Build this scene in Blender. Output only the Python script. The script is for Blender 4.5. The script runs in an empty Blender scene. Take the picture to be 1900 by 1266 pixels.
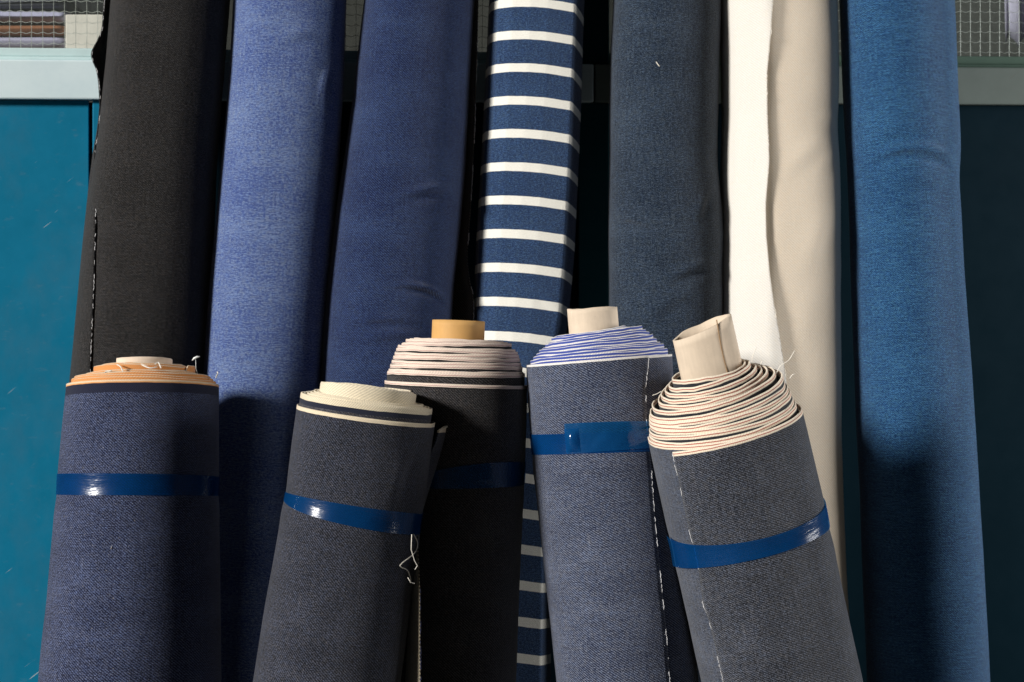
import bpy, math, random
import numpy as np
from mathutils import Matrix, Vector

random.seed(7)
RNG = np.random.RandomState(11)
C = bpy.context.scene.collection
PI = math.pi

# ------------------------------------------------------------------ camera
F, HOR, CAMZ = 2600.0, 350.0, 1.10          # focal length in photo pixels, eye-level row, eye height
cam_d = bpy.data.cameras.new('camera')
cam = bpy.data.objects.new('camera', cam_d); C.objects.link(cam)
cam.location = (0, 0, CAMZ); cam.rotation_euler = (PI/2, 0, 0)
cam_d.sensor_width = 36.0; cam_d.lens = 36.0*F/1900.0
cam_d.shift_y = -(633.0-HOR)/1900.0
cam_d.clip_end = 100
cam_d.dof.use_dof = True; cam_d.dof.focus_distance = 1.68; cam_d.dof.aperture_fstop = 9.0
bpy.context.scene.camera = cam

# ------------------------------------------------------------------ light
SUN_AZ, SUN_EL = 55.0, 20.0                 # degrees to the left of the viewing axis, above the horizon
az, el = math.radians(SUN_AZ), math.radians(SUN_EL)
to_sun = Vector((-math.sin(az)*math.cos(el), -math.cos(az)*math.cos(el), math.sin(el)))
sd = bpy.data.lights.new('sun', 'SUN'); sd.energy = 5.0; sd.angle = math.radians(9.0); sd.color = (1.0, 0.965, 0.915)
sun = bpy.data.objects.new('sun', sd); C.objects.link(sun)
sun.rotation_euler = to_sun.to_track_quat('Z', 'Y').to_euler(); sun.location = to_sun*6
world = bpy.data.worlds.new('World'); bpy.context.scene.world = world; world.use_nodes = True
wn = world.node_tree; bg = wn.nodes['Background']
sky = wn.nodes.new('ShaderNodeTexSky'); sky.sky_type = 'NISHITA'; sky.sun_disc = False
sky.sun_elevation = el; sky.sun_rotation = math.atan2(to_sun.x, to_sun.y) % (2*PI)
wn.links.new(sky.outputs[0], bg.inputs[0]); bg.inputs[1].default_value = 0.005
ld = bpy.data.lights.new('window_light', 'AREA'); ld.shape = 'RECTANGLE'; ld.size = 0.9; ld.size_y = 1.4; ld.energy = 72.0; ld.color = (1.0, 0.985, 0.96)
lo = bpy.data.objects.new('window_light', ld); C.objects.link(lo); lo.location = (2.9, 1.68, 1.25)   # soft daylight from an opening on the right
lo.rotation_euler = Vector((1, -0.05, 0.12)).to_track_quat('Z', 'Y').to_euler()
vs = bpy.context.scene.view_settings
vs.view_transform = 'Standard'; vs.look = 'None'; vs.gamma = 1.0; vs.use_curve_mapping = False; vs.exposure = 0.0
bpy.context.scene.cycles.max_bounces = 8
bpy.context.scene.cycles.transparent_max_bounces = 12

# ------------------------------------------------------------------ node helper
class NB:
    def __init__(s, name):
        s.m = bpy.data.materials.new(name); s.m.use_nodes = True
        s.t = s.m.node_tree; s.n = s.t.nodes; s.l = s.t.links
        s.b = s.n['Principled BSDF']; s.out = s.n['Material Output']
    def put(s, sock, v):
        if hasattr(v, 'is_output') or hasattr(v, 'links'): s.l.new(v, sock)
        elif isinstance(v, (tuple, list)) and len(v) == 3 and sock.type == 'RGBA': sock.default_value = (*v, 1)
        else: sock.default_value = v
    def math(s, op, a, b=0.0, c=None, clamp=False):
        n = s.n.new('ShaderNodeMath'); n.operation = op; n.use_clamp = clamp
        s.put(n.inputs[0], a); s.put(n.inputs[1], b)
        if c is not None: s.put(n.inputs[2], c)
        return n.outputs[0]
    def mix(s, f, a, b):
        n = s.n.new('ShaderNodeMix'); n.data_type = 'RGBA'
        s.put(n.inputs[0], f); s.put(n.inputs[6], a); s.put(n.inputs[7], b)
        return n.outputs[2]
    def scale(s, v, c):
        n = s.n.new('ShaderNodeMix'); n.data_type = 'RGBA'; n.blend_type = 'MULTIPLY'
        n.inputs[0].default_value = 1.0; s.put(n.inputs[6], v); s.put(n.inputs[7], c)
        return n.outputs[2]
    def uv(s):
        return s.n.new('ShaderNodeUVMap').outputs[0]
    def objco(s):
        return s.n.new('ShaderNodeTexCoord').outputs['Object']
    def vmul(s, v, k):
        n = s.n.new('ShaderNodeVectorMath'); n.operation = 'MULTIPLY'; s.put(n.inputs[0], v); n.inputs[1].default_value = k
        return n.outputs[0]
    def sep(s, v):
        n = s.n.new('ShaderNodeSeparateXYZ'); s.put(n.inputs[0], v); return n.outputs
    def noise(s, v, scale=1.0, detail=2.0, rough=0.5, dist=0.0):
        n = s.n.new('ShaderNodeTexNoise'); s.put(n.inputs['Vector'], v)
        n.inputs['Scale'].default_value = scale; n.inputs['Detail'].default_value = detail
        n.inputs['Roughness'].default_value = rough; n.inputs['Distortion'].default_value = dist
        return n.outputs[0]
    def ramp(s, f, lo, hi):
        n = s.n.new('ShaderNodeMapRange'); s.put(n.inputs[0], f)
        n.inputs[1].default_value = lo; n.inputs[2].default_value = hi
        return n.outputs[0]
    def bump(s, h, strength=0.3, dist=0.001):
        n = s.n.new('ShaderNodeBump'); n.inputs['Strength'].default_value = strength; n.inputs['Distance'].default_value = dist
        s.put(n.inputs['Height'], h); s.l.new(n.outputs[0], s.b.inputs['Normal'])
    def set(s, **k):
        for a, v in k.items(): s.put(s.b.inputs[a.replace('_', ' ')], v)
        return s

def denim(name, dark, light, mid=0.35, tw=0.22, sp=0.9, hs=0.6, vsr=0.45, low=0.75, pitch=0.0024, ang=42, hue=0.45, gain=(1, 1, 1), shear=(0.0, 0.0),
          fleck=0.0, fleck_col=(0.55, 0.5, 0.42), stripes=(), band=None, band_col=(0.8, 0.77, 0.68), plain=0.0,
          plain_col=(0.012, 0.015, 0.03), sheen=0.25, rough=0.92, bead=0.35, bump=0.35):
    """woven twill: u runs round the roll, v is the distance from the cloth's own edge, both in metres"""
    dark = tuple(a*b for a, b in zip(dark, gain)); light = tuple(a*b for a, b in zip(light, gain))
    B = NB(name); uv = B.uv(); x, y, _ = B.sep(uv)
    n_a = B.noise(B.vmul(uv, (760, 900, 1)), 1, 1.0, 0.5); n_b = B.noise(B.vmul(uv, (230, 760, 1)), 1, 1.0, 0.5)
    n_sp = B.math('MULTIPLY_ADD', n_a, 0.62, B.math('MULTIPLY', n_b, 0.38)); sp = sp*3.3; hs = hs*1.35
    n_h = B.noise(B.vmul(uv, (38, 600, 1)), 1, 2.0, 0.55)
    n_v = B.noise(B.vmul(uv, (600, 34, 1)), 1, 2.0, 0.55)
    n_l = B.noise(B.vmul(uv, (7, 16, 1)), 1, 4.0, 0.6)
    n_w = B.noise(B.vmul(uv, (60, 60, 1)), 1, 2.0)
    ca, sa = math.cos(math.radians(ang)), math.sin(math.radians(ang))
    ph = B.math('ADD', B.math('MULTIPLY', x, -sa*2*PI/pitch), B.math('MULTIPLY', y, ca*2*PI/pitch))
    ph = B.math('ADD', ph, B.math('MULTIPLY', n_w, 1.4))
    tws = B.math('SINE', ph)
    f = B.math('MULTIPLY_ADD', B.math('MULTIPLY', tws, B.math('MULTIPLY_ADD', n_a, 2.0, -0.1)), tw*0.75, mid)
    for nn, k in ((n_sp, sp), (n_h, hs), (n_v, vsr), (n_l, low)):
        f = B.math('ADD', f, B.math('MULTIPLY_ADD', nn, k, -0.5*k))
    f = B.math('MAXIMUM', B.math('MINIMUM', f, 1.6), 0.0)
    h = f
    col = B.mix(B.math('MULTIPLY', f, 1/1.6), dark, tuple(d+(l-d)*1.6 for d, l in zip(dark, light)))
    n_c = B.noise(B.vmul(uv, (150, 170, 1)), 1, 2.0, 0.6); n_d = B.noise(B.vmul(uv, (90, 260, 3)), 1, 2.0, 0.6)
    tint = B.mix(B.ramp(n_c, 0.36, 0.64), (0.86, 1.0, 1.22), (1.16, 1.0, 0.84))
    tint = B.mix(B.ramp(n_d, 0.5, 0.68), tint, (0.98, 0.97, 1.08))
    col = B.mix(hue, col, B.scale(col, tint))
    if fleck:
        n_f = B.noise(B.vmul(uv, (430, 520, 1)), 1, 1.0, 0.4)
        col = B.mix(B.math('MULTIPLY', B.ramp(n_f, 0.70, 0.80), fleck), col, fleck_col)
    if band:
        per, frac = band
        yy = B.math('ADD', y, B.math('MULTIPLY_ADD', n_w, 0.0010, -0.0115))
        yy = B.math('SUBTRACT', yy, B.math('MULTIPLY', x, B.math('MULTIPLY_ADD', x, shear[1], shear[0])))
        fr = B.math('FRACT', B.math('DIVIDE', yy, per))
        inside = B.math('LESS_THAN', fr, frac)
        bc = B.mix(n_sp, tuple(c*0.74 for c in band_col), tuple(min(1, c*1.2) for c in band_col))
        col = B.mix(inside, col, bc)
    ye = B.math('ADD', y, B.math('MULTIPLY_ADD', n_w, 0.0012, -0.0006))
    if plain:
        col = B.mix(B.math('LESS_THAN', ye, plain), col, B.mix(n_sp, tuple(c*0.6 for c in plain_col), tuple(c*1.6 for c in plain_col)))
    if stripes:
        bd = B.math('SINE', B.math('ADD', B.math('MULTIPLY', x, 2*PI/0.0026), B.math('MULTIPLY', y, 2*PI/0.0035)))
        shade = B.math('MULTIPLY_ADD', bd, bead*0.28, 1.0-bead*0.25)
        shade = B.math('MULTIPLY', shade, B.math('MULTIPLY_ADD', n_sp, 0.5, 0.75))
        cm = B.n.new('ShaderNodeCombineColor')
        for i in range(3): B.l.new(shade, cm.inputs[i])
        for d0, d1, c in stripes:
            ins = B.math('MULTIPLY', B.math('GREATER_THAN', ye, d0-0.01 if d0 == 0 else d0), B.math('LESS_THAN', ye, d1))
            col = B.mix(ins, col, B.scale(cm.outputs[0], c))
        h = B.math('ADD', h, B.math('MULTIPLY', bd, 0.3))
    B.set(Base_Color=col, Roughness=rough, Sheen_Weight=sheen, Sheen_Roughness=0.5)
    B.b.inputs['Specular IOR Level'].default_value = 0.15
    B.bump(h, bump, 0.0008)
    return B.m

def paper(name, col, grain=0.15, rough=0.85, speck=0.6):
    B = NB(name); co = B.objco()
    n1 = B.noise(co, 60, 4, 0.6); n2 = B.noise(co, 900, 2, 0.6); n3 = B.noise(B.vmul(co, (1, 1, 0.15)), 300, 2)
    f = B.math('ADD', B.math('MULTIPLY', n1, 0.6), B.math('MULTIPLY', n3, 0.4))
    c = B.mix(f, tuple(k*(1-grain*1.6) for k in col), tuple(min(1, k*(1+grain)) for k in col))
    c = B.mix(B.math('MULTIPLY', B.ramp(n2, 0.66, 0.72), speck*0.5), c, tuple(k*0.45 for k in col))
    B.set(Base_Color=c, Roughness=rough); B.b.inputs['Specular IOR Level'].default_value = 0.2
    B.bump(B.math('ADD', n1, n2), 0.25, 0.0006)
    return B.m

def flat(name, col, rough=0.8, spec=0.3, metal=0.0):
    B = NB(name); n = B.noise(B.objco(), 120, 3, 0.6)
    c = B.mix(n, tuple(k*0.82 for k in col), tuple(min(1, k*1.15) for k in col))
    B.set(Base_Color=c, Roughness=rough, Metallic=metal); B.b.inputs['Specular IOR Level'].default_value = spec
    return B.m

def paint(name, col, rough=0.4, wear=0.5, scr=(0.55, 0.6, 0.6)):
    """old painted steel: faint blotches, rubbed patches, scratches with a shape of their own"""
    B = NB(name); co = B.objco()
    n1 = B.noise(co, 4, 5, 0.6); n2 = B.noise(co, 26, 4, 0.65)
    rot = B.n.new('ShaderNodeVectorRotate'); rot.rotation_type = 'Y_AXIS'; rot.inputs['Angle'].default_value = math.radians(38)
    B.l.new(co, rot.inputs['Vector'])
    n3 = B.noise(B.vmul(rot.outputs[0], (16, 16, 320)), 1, 1.5, 0.5); n4 = B.noise(co, 7, 2)
    f = B.math('ADD', B.math('MULTIPLY', n1, 0.6), B.math('MULTIPLY', n2, 0.4))
    c = B.mix(f, tuple(k*0.72 for k in col), tuple(min(1, k*1.28+0.004) for k in col))
    g = sum(col)/3; nd = B.noise(B.vmul(co, (1, 1, 0.6)), 9, 5, 0.65)
    c = B.mix(B.math('MULTIPLY', B.ramp(nd, 0.46, 0.72), 0.45*wear), c, tuple(0.62*k+0.38*g for k in col))
    nsm = B.noise(B.vmul(co, (40, 40, 90)), 1, 4, 0.7)
    c = B.mix(B.math('MULTIPLY', B.ramp(nsm, 0.60, 0.72), 0.22*wear), c, tuple(0.5*k+0.14 for k in col))
    s = B.math('MULTIPLY', B.ramp(n3, 0.715, 0.75), B.ramp(n4, 0.52, 0.6))
    c = B.mix(B.math('MULTIPLY', s, wear), c, scr)
    B.set(Base_Color=c, Roughness=B.math('MULTIPLY_ADD', n2, 0.3, rough-0.12))
    B.bump(n2, 0.05, 0.002); B.b.inputs['Specular IOR Level'].default_value = 0.06
    return B.m

def film(name, tint, body, opac=0.5, rough=0.1):
    B = NB(name); co = B.objco(); uv = B.uv()
    n1 = B.noise(B.vmul(uv, (22, 120, 1)), 1, 3, 0.6); n2 = B.noise(co, 45, 3, 0.5); n3 = B.noise(B.vmul(uv, (130, 500, 1)), 1, 1, 0.5)
    B.set(Base_Color=B.mix(n2, tuple(k*0.75 for k in body), tuple(k*1.25 for k in body)), Roughness=rough, Coat_Weight=0.0, IOR=1.5)
    B.b.inputs['Specular IOR Level'].default_value = 0.6
    B.bump(B.math('ADD', n1, B.math('ADD', n2, B.math('MULTIPLY', n3, 0.22))), 0.34, 0.0016)
    tr = B.n.new('ShaderNodeBsdfTransparent'); tr.inputs[0].default_value = (*tint, 1)
    mx = B.n.new('ShaderNodeMixShader'); mx.inputs[0].default_value = opac
    B.l.new(tr.outputs[0], mx.inputs[1]); B.l.new(B.b.outputs[0], mx.inputs[2]); B.l.new(mx.outputs[0], B.out.inputs[0])
    return B.m

def window_glass(name):
    """old cast wired glass: see-through with a rippled, dusty surface"""
    B = NB(name); co = B.objco(); n = B.noise(co, 55, 3, 0.6); n2 = B.noise(co, 9, 4, 0.6)
    B.set(Base_Color=(0.42, 0.46, 0.43), Roughness=0.14)
    B.bump(n, 0.35, 0.004)
    tr = B.n.new('ShaderNodeBsdfTransparent'); tr.inputs[0].default_value = (0.93, 0.96, 0.95, 1)
    mx = B.n.new('ShaderNodeMixShader'); B.l.new(B.math('MULTIPLY_ADD', n2, 0.10, 0.0), mx.inputs[0])
    B.l.new(tr.outputs[0], mx.inputs[1]); B.l.new(B.b.outputs[0], mx.inputs[2]); B.l.new(mx.outputs[0], B.out.inputs[0])
    return B.m

# ------------------------------------------------------------------ mesh helpers
def link(name, verts, faces, mat, parent=None, uvs=None, smooth=True, mats=None):
    me = bpy.data.meshes.new(name); me.from_pydata([tuple(map(float, v)) for v in verts], [], faces)
    if uvs is not None:
        lay = me.uv_layers.new(name='UVMap')
        idx = np.empty(len(me.loops), dtype=np.int32); me.loops.foreach_get('vertex_index', idx)
        lay.data.foreach_set('uv', np.asarray(uvs, dtype=np.float32)[idx].ravel())
    for m in (mats or [mat]): me.materials.append(m)
    me.polygons.foreach_set('use_smooth', [smooth]*len(me.polygons)); me.update()
    o = bpy.data.objects.new(name, me); C.objects.link(o)
    if parent is not None: o.parent = parent
    return o

def grid_faces(nr, nc, flip=False):
    i = np.arange(nr-1)[:, None]*nc + np.arange(nc-1)[None, :]
    q = np.stack([i, i+1, i+nc+1, i+nc], -1).reshape(-1, 4)
    if flip: q = q[:, ::-1]
    return q.tolist()

def solidify(o, t, offset=-1.0, mo=0):
    m = o.modifiers.new('thickness', 'SOLIDIFY'); m.thickness = t; m.offset = offset; m.material_offset = mo
    if mo: m.material_offset_rim = 0
    return o

def tube_data(pts, r, sides=6, taper=False):
    pts = [Vector(p) for p in pts]; V, Fc = [], []; n = len(pts)
    for i, p in enumerate(pts):
        d = (pts[min(i+1, n-1)]-pts[max(i-1, 0)])
        if d.length < 1e-9: d = Vector((0, 0, 1))
        d.normalize(); up = Vector((0, 1, 0)) if abs(d.y) < 0.9 else Vector((1, 0, 0))
        a = d.cross(up).normalized(); b = d.cross(a)
        rr = r*(0.35 if taper and i in (0, n-1) else 1)
        for k in range(sides):
            t = 2*PI*k/sides; V.append(p+a*math.cos(t)*rr+b*math.sin(t)*rr)
    for i in range(n-1):
        for k in range(sides):
            k2 = (k+1) % sides; Fc.append([i*sides+k, i*sides+k2, (i+1)*sides+k2, (i+1)*sides+k])
    Fc.append(list(range(sides))[::-1]); Fc.append([(n-1)*sides+k for k in range(sides)])
    return V, Fc

class MB:
    def __init__(s): s.v, s.f = [], []
    def add(s, V, Fc):
        o = len(s.v); s.v += [tuple(v) for v in V]; s.f += [[i+o for i in f] for f in Fc]; return s
    def tube(s, pts, r, sides=6, taper=False): return s.add(*tube_data(pts, r, sides, taper))
    def box(s, x0, x1, y0, y1, z0, z1):
        V = [(x, y, z) for x in (x0, x1) for y in (y0, y1) for z in (z0, z1)]
        return s.add(V, [[0,1,3,2],[4,6,7,5],[0,4,5,1],[2,3,7,6],[0,2,6,4],[1,5,7,3]])
    def build(s, name, mat, parent=None, smooth=False, bevel=0.0):
        o = link(name, s.v, s.f, mat, parent, smooth=smooth)
        if bevel:
            b = o.modifiers.new('bevel', 'BEVEL'); b.width = bevel; b.segments = 2; b.limit_method = 'ANGLE'
        return o

def catmull(pts, n=8):
    P = [np.array(p, float) for p in pts]; P = [2*P[0]-P[1]]+P+[2*P[-1]-P[-2]]; out = []
    for i in range(1, len(P)-2):
        for k in range(n):
            t = k/n; a, b, c, d = P[i-1:i+3]
            out.append(0.5*((2*b)+(c-a)*t+(2*a-5*b+4*c-d)*t*t+(3*b-a-3*c+d)*t**3))
    out.append(P[-2]); return out

def wobble(seed, n=26, fmax=30.0, fmin=4.0, aniso=(1, 1)):
    r = np.random.RandomState(seed); k = np.exp(r.uniform(math.log(fmin), math.log(fmax), n)); t = r.uniform(0, 2*PI, n); p = r.uniform(0, 2*PI, n)
    kx, ky = k*np.cos(t)*aniso[0], k*np.sin(t)*aniso[1]; am = (fmin/k)**0.8
    am = am/np.sqrt((am**2).sum()*0.5)
    def f(x, y):
        x = np.asarray(x, float); y = np.asarray(y, float); o = np.zeros(np.broadcast(x, y).shape)
        for i in range(n): o += am[i]*np.sin(kx[i]*x+ky[i]*y+p[i])
        return o
    return f

def at(px, py, Y):
    return Vector(((px-950)/F*Y, Y, CAMZ-(py-HOR)/F*Y))

def tag(o, label, cat, group=None, kind=None):
    if label: o['label'] = label
    if cat: o['category'] = cat
    if group: o['group'] = group
    if kind: o['kind'] = kind
    return o

# ------------------------------------------------------------------ rolls
class Roll:
    """an upright roll: axis given by two image rows and their distances, silhouette by (row, left, right)"""
    def __init__(s, label, group, rows, ya, yb, mat, seed, top=None, length=None, wob=0.0010, fr=(5, 34),
                 outline=None, wrinkles=(), skew=0.0, dense=(0.46, 1.42, 0.0034), na=190, lip=True, edge_cut=None):
        s.mat = mat; s.skew = skew
        rows = sorted(rows); s.rows = rows
        cx = lambda py: np.interp(py, [r[0] for r in rows], [(r[1]+r[2])/2 for r in rows])
        (p0, y0), (p1, y1) = ya, yb
        A, Bq = at(float(cx(p0)), p0, y0), at(float(cx(p1)), p1, y1)
        u = (A-Bq).normalized()
        base = Bq - u*(Bq.z/u.z)
        xl = (Vector((1, 0, 0))-u*u.x).normalized(); yl = u.cross(xl)
        s.M = Matrix((xl, yl, u)).transposed().to_4x4(); s.M.translation = base
        s.Mn = np.array(s.M)
        tilt = math.cos(math.atan2(u.x, u.z))
        S, R, O = [], [], []
        for py, a, b in rows:
            k = (py-HOR)/F
            t = (CAMZ-base.z-k*base.y)/(u.z+k*u.y); Y = base.y+t*u.y
            S.append(t); R.append((b-a)/2*Y/F*tilt); O.append(((a+b)/2-950)/F*Y-(base.x+t*u.x))
        o = np.argsort(S); S = np.array(S)[o]; R = np.array(R)[o]; O = np.array(O)[o]
        g = np.linspace(-0.1, 2.0, 1400); ker = np.exp(-0.5*(np.arange(-40, 41)*0.0015/0.016)**2); ker /= ker.sum()
        sm = lambda v: np.convolve(np.pad(np.interp(g, S, v), 40, mode='edge'), ker, mode='valid')
        s._g, s._R, s._O = g, sm(R), sm(O)
        s.wob = wob; s.wf = wobble(seed, 30, fr[1], fr[0]); s.wf2 = wobble(seed+100, 16, 140, 45)
        s.outline = outline; s.wr = []
        e = bpy.data.objects.new('fabric_roll', None); C.objects.link(e); e.empty_display_size = 0.05
        e.matrix_world = s.M; s.e = e; tag(e, label, 'fabric roll', group)
        s.L = length if length else s.find(top[0], top[1])[1]
        s.Rm = float(np.interp(s.L, g, s._R))
        for w in wrinkles:
            px, py, lenpx, amp, angd, wid = w
            a, q = s.find(px, py); s.wr.append((a, q, lenpx*0.00075, amp, math.radians(angd), wid))
        s.dense, s.na, s.lip = dense, na, lip
    def r(s, q): return np.interp(q, s._g, s._R)
    def off(s, q): return np.interp(q, s._g, s._O)
    def disp(s, a, q):
        R = s.r(q) if np.ndim(q) else float(s.r(q)); w = np.cos(np.asarray(a)/2)**0.5
        x = a*R
        d = s.wob*(s.wf(x, q)+0.16*s.wf2(x, q))
        for a0, q0, ln, amp, an, wid in s.wr:
            dx, dy = (a-a0)*R, q-q0
            al, ac = dx*math.cos(an)+dy*math.sin(an), -dx*math.sin(an)+dy*math.cos(an)
            ac = ac + 0.15*al*al/max(ln, 1e-3)
            d = d + amp*np.exp(-(al/ln)**2*2.2)*(np.exp(-(ac/wid)**2)-0.7*np.exp(-((ac+1.5*wid)/(1.1*wid))**2))
        return d*w
    def P(s, a, q, lift=0.0):
        a = np.asarray(a, float); q = np.asarray(q, float)
        R = s.r(q); rr = R+s.disp(a, q)+lift
        if s.outline is None: ux, uy = np.sin(a), -np.cos(a)
        else: ux, uy = s.outline(a, q)
        return np.stack(np.broadcast_arrays(s.off(q)+rr*ux, rr*uy, q), -1)
    def proj(s, p):
        w = s.Mn[:3, :3] @ np.asarray(p) + s.Mn[:3, 3]
        return np.array([950+F*w[0]/w[1], HOR+F*(CAMZ-w[2])/w[1]])
    def find(s, px, py):
        """(angle, height along the axis) of the front surface point seen at an image point"""
        k = (py-HOR)/F; b = s.M.translation; u = s.M.col[2]
        q = (CAMZ-b.z-k*b.y)/(u.z+k*u.y)
        Y = b.y+q*u.y; c = s.proj((float(s.off(q)), 0, q))[0]
        a = math.asin(max(-0.97, min(0.97, (px-c)*Y/F/float(s.r(q)))))
        for _ in range(14):
            p0 = s.proj(s.P(a, q)); e = np.array([px, py])-p0
            J = np.stack([(s.proj(s.P(a+1e-3, q))-p0)/1e-3, (s.proj(s.P(a, q+1e-4))-p0)/1e-4], 1)
            J += np.eye(2)*np.array([25.0, -1.0])*0
            try: d = np.linalg.solve(J, e)
            except Exception: break
            a = max(-1.42, min(1.42, a+max(-0.2, min(0.2, d[0])))); q += max(-0.05, min(0.05, d[1]))
        return a, q
    def top(s, a): return s.L + s.skew*np.sin(a)
    def body(s, mat=None, name='cloth'):
        z0, z1, st = s.dense
        f0 = np.linspace(0, 1, 14)*z0
        nd = max(8, int((min(z1, s.L)-z0)/st))
        q = np.concatenate([f0[:-1], np.linspace(z0, min(z1, s.L), nd)])
        if s.L > z1+0.02: q = np.concatenate([q[:-1], np.linspace(z1, s.L, 10)])
        a = np.linspace(-PI, PI, s.na)
        A, Q = np.meshgrid(a, q)
        Q = Q + (s.skew*np.sin(A))*np.clip((Q-s.L+0.15)/0.15, 0, 1)
        P = s.P(A, Q); rows = [P]; uv = [np.stack([A*s.Rm, s.top(A)-Q], -1)]
        if s.lip:                                   # the cloth's own thickness at its upper edge
            for dr, dz in ((0.0016, 0.0), (0.0018, 0.03)):
                rows.append(s.P(a, s.top(a)-dz, -dr)[None]); uv.append(np.stack([a*s.Rm, np.zeros_like(a)+0.0005], -1)[None])
        V = np.concatenate(rows); U = np.concatenate(uv)
        return link(name, V.reshape(-1, 3), grid_faces(V.shape[0], V.shape[1]), mat or s.mat, s.e, U.reshape(-1, 2))
    def layers(s, turns, r_in, hfun, mat=None, gap=0.0006, depth=0.04, thick=0.0013, loose=0.0, seed=1, centre=(0, 0), jit=0.0008, name='wound_layers', rfun=None, r0=None):
        """the wound cloth inside: one spiral ribbon whose edge steps up towards the core"""
        n = int(turns*84); th = np.linspace(0, turns*2*PI, n); x = th/th[-1]
        R1 = (r0 or float(s.r(s.L))-0.0022)
        rr = R1+(r_in-R1)*(np.array([rfun(v) for v in x]) if rfun else x)
        wf = wobble(seed, 14, 6, 1.0); wl = wobble(seed+5, 14, 3.0, 0.7); wj = wobble(seed+9, 20, 30, 4)
        jt = np.random.RandomState(seed).uniform(-1, 1, int(turns)+3); jn = np.interp(th/(2*PI), np.arange(len(jt)), jt)
        rr = rr + loose*wl(th, x*9)*np.sin(PI*np.clip(x, 0, 1))
        h = np.array([hfun(float(xx), float(t)) for xx, t in zip(x, th)]) + jit*jn + jit*0.6*wf(th*0.9, x*5) + jit*0.25*wj(th, x)
        a = th + 2.2
        base = s.L + s.skew*np.sin(a)*(1-x)
        rowsd = [0, 0.0012, 0.003, 0.006, 0.011, 0.02, depth]
        ox, oy = s.off(s.L)+centre[0]*x, centre[1]*x
        V, U = [], []
        for d in rowsd:
            bulge = -0.0004 if d == 0 else 0.0
            V.append(np.stack([ox+(rr+bulge)*np.sin(a), oy-(rr+bulge)*np.cos(a), base+h-d], -1)); U.append(np.stack([th*(R1+r_in)/2, np.full(n, d)], -1))
        V, U = np.array(V), np.array(U)
        o = link(name, V.reshape(-1, 3), grid_faces(len(rowsd), n, True), mat or s.mat, s.e, U.reshape(-1, 2))
        return solidify(o, thick, 0.0)
    def wrap(s, a0, a1, q0, q1, lift, mat, mat_in=None, name='loose_end', nq=150, nap=46, thick=0.0013, edge_v='top', vshift=None, parent=None):
        """an outer turn of the cloth from angle a0(q) to a1(q), standing off the roll by lift(f, q)"""
        q = np.linspace(0, 1, nq); V, U = [], []
        f = np.linspace(0, 1, nap)
        for t in q:
            qa0, qa1 = q0(f) if callable(q0) else q0, q1(f) if callable(q1) else q1
            Q = qa0+(qa1-qa0)*t + np.zeros(nap)
            A = a0(Q)+(a1(Q)-a0(Q))*f
            V.append(s.P(A, Q, lift(f, Q))); U.append(np.stack([A*s.Rm, qa1-Q], -1))
        V, U = np.array(V), np.array(U)
        o = link(name, V.reshape(-1, 3), grid_faces(nq, nap), mat, parent or s.e, U.reshape(-1, 2), mats=[mat, mat_in] if mat_in else None)
        solidify(o, thick, -1.0, 1 if mat_in else 0)
        return o, V
    def tape(s, pts, mat, a0=-2.9, a1=2.9, lift=0.0009, name='tape_band', nq=9, ruck=0.0):
        T = [(s.find(px, y0), s.find(px, y1)) for px, y0, y1 in pts]
        deg = min(2, len(pts)-1)
        pt = np.polyfit([t[0][0] for t in T], [t[0][1] for t in T], deg); pb = np.polyfit([t[1][0] for t in T], [t[1][1] for t in T], deg)
        a = np.linspace(a0, a1, 150); lo, hi = min(t[0][0] for t in T)-0.1, max(t[0][0] for t in T)+0.1
        ac = np.clip(a, lo, hi); qt, qb = np.polyval(pt, ac), np.polyval(pb, ac)
        V, U = [], []; wf = wobble(31, 20, 500, 60)
        for t in np.linspace(0, 1, nq):
            Q = qb+(qt-qb)*t
            V.append(s.P(a, Q, lift+ruck*np.abs(wf(a*s.Rm, Q))*math.sin(PI*t))); U.append(np.stack([a*s.Rm, Q], -1))
        V, U = np.array(V), np.array(U)
        return link(name, V.reshape(-1, 3), grid_faces(nq, len(a)), mat, s.e, U.reshape(-1, 2))
    def core(s, pxl, pxr, py_top, r, up, mat, wall=0.004, torn=0.0, seed=3, tilt=(0, 0), off=(0, 0), seam=None, cut=(0, 0), squash=1.0):
        """cardboard tube sticking out of the roll"""
        n = 96; a = np.linspace(0, 2*PI, n); wf = wobble(seed, 24, 16, 1.0)
        zt = s.L+up+torn*wf(a*1.0, 0*a)*np.sin(a/2)+cut[0]*np.sin(a)+cut[1]*np.cos(a)
        zs = [-0.10, 0.0, 0.25, 0.5, 0.75, 0.93, 1.0]; V, U = [], []; wd = wobble(seed+2, 18, 7, 1)
        o0 = float(s.off(s.L))
        def ring(z, dr):
            d = dr+torn*0.10*wd(a, z*30)*np.sin(a/2)
            k = z-s.L
            return np.stack([o0+off[0]+tilt[0]*k+(r+d)*np.sin(a), off[1]+tilt[1]*k-(r+d)*np.cos(a)*squash, z], -1)
        for t in zs: V.append(ring(s.L-0.02+(zt-s.L+0.02)*t if t >= 0 else zt*0+s.L-0.06, 0))
        for t in (1.0, 0.9, 0.0): V.append(ring(s.L-0.02+(zt-s.L+0.02)*t, -wall+(0.0008 if t < 1 else 0)))
        V = np.array(V)
        o = link('cardboard_core', V.reshape(-1, 3), grid_faces(len(V), n), mat, s.e)
        return o
    def pts_on(s, pix, lift=0.002, n=7):
        P = []
        for p in pix:
            a, q = s.find(p[0], p[1]); P.append(s.P(a, q, p[2] if len(p) > 2 else lift))
        return catmull(P, n) if len(P) > 2 else P
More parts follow.
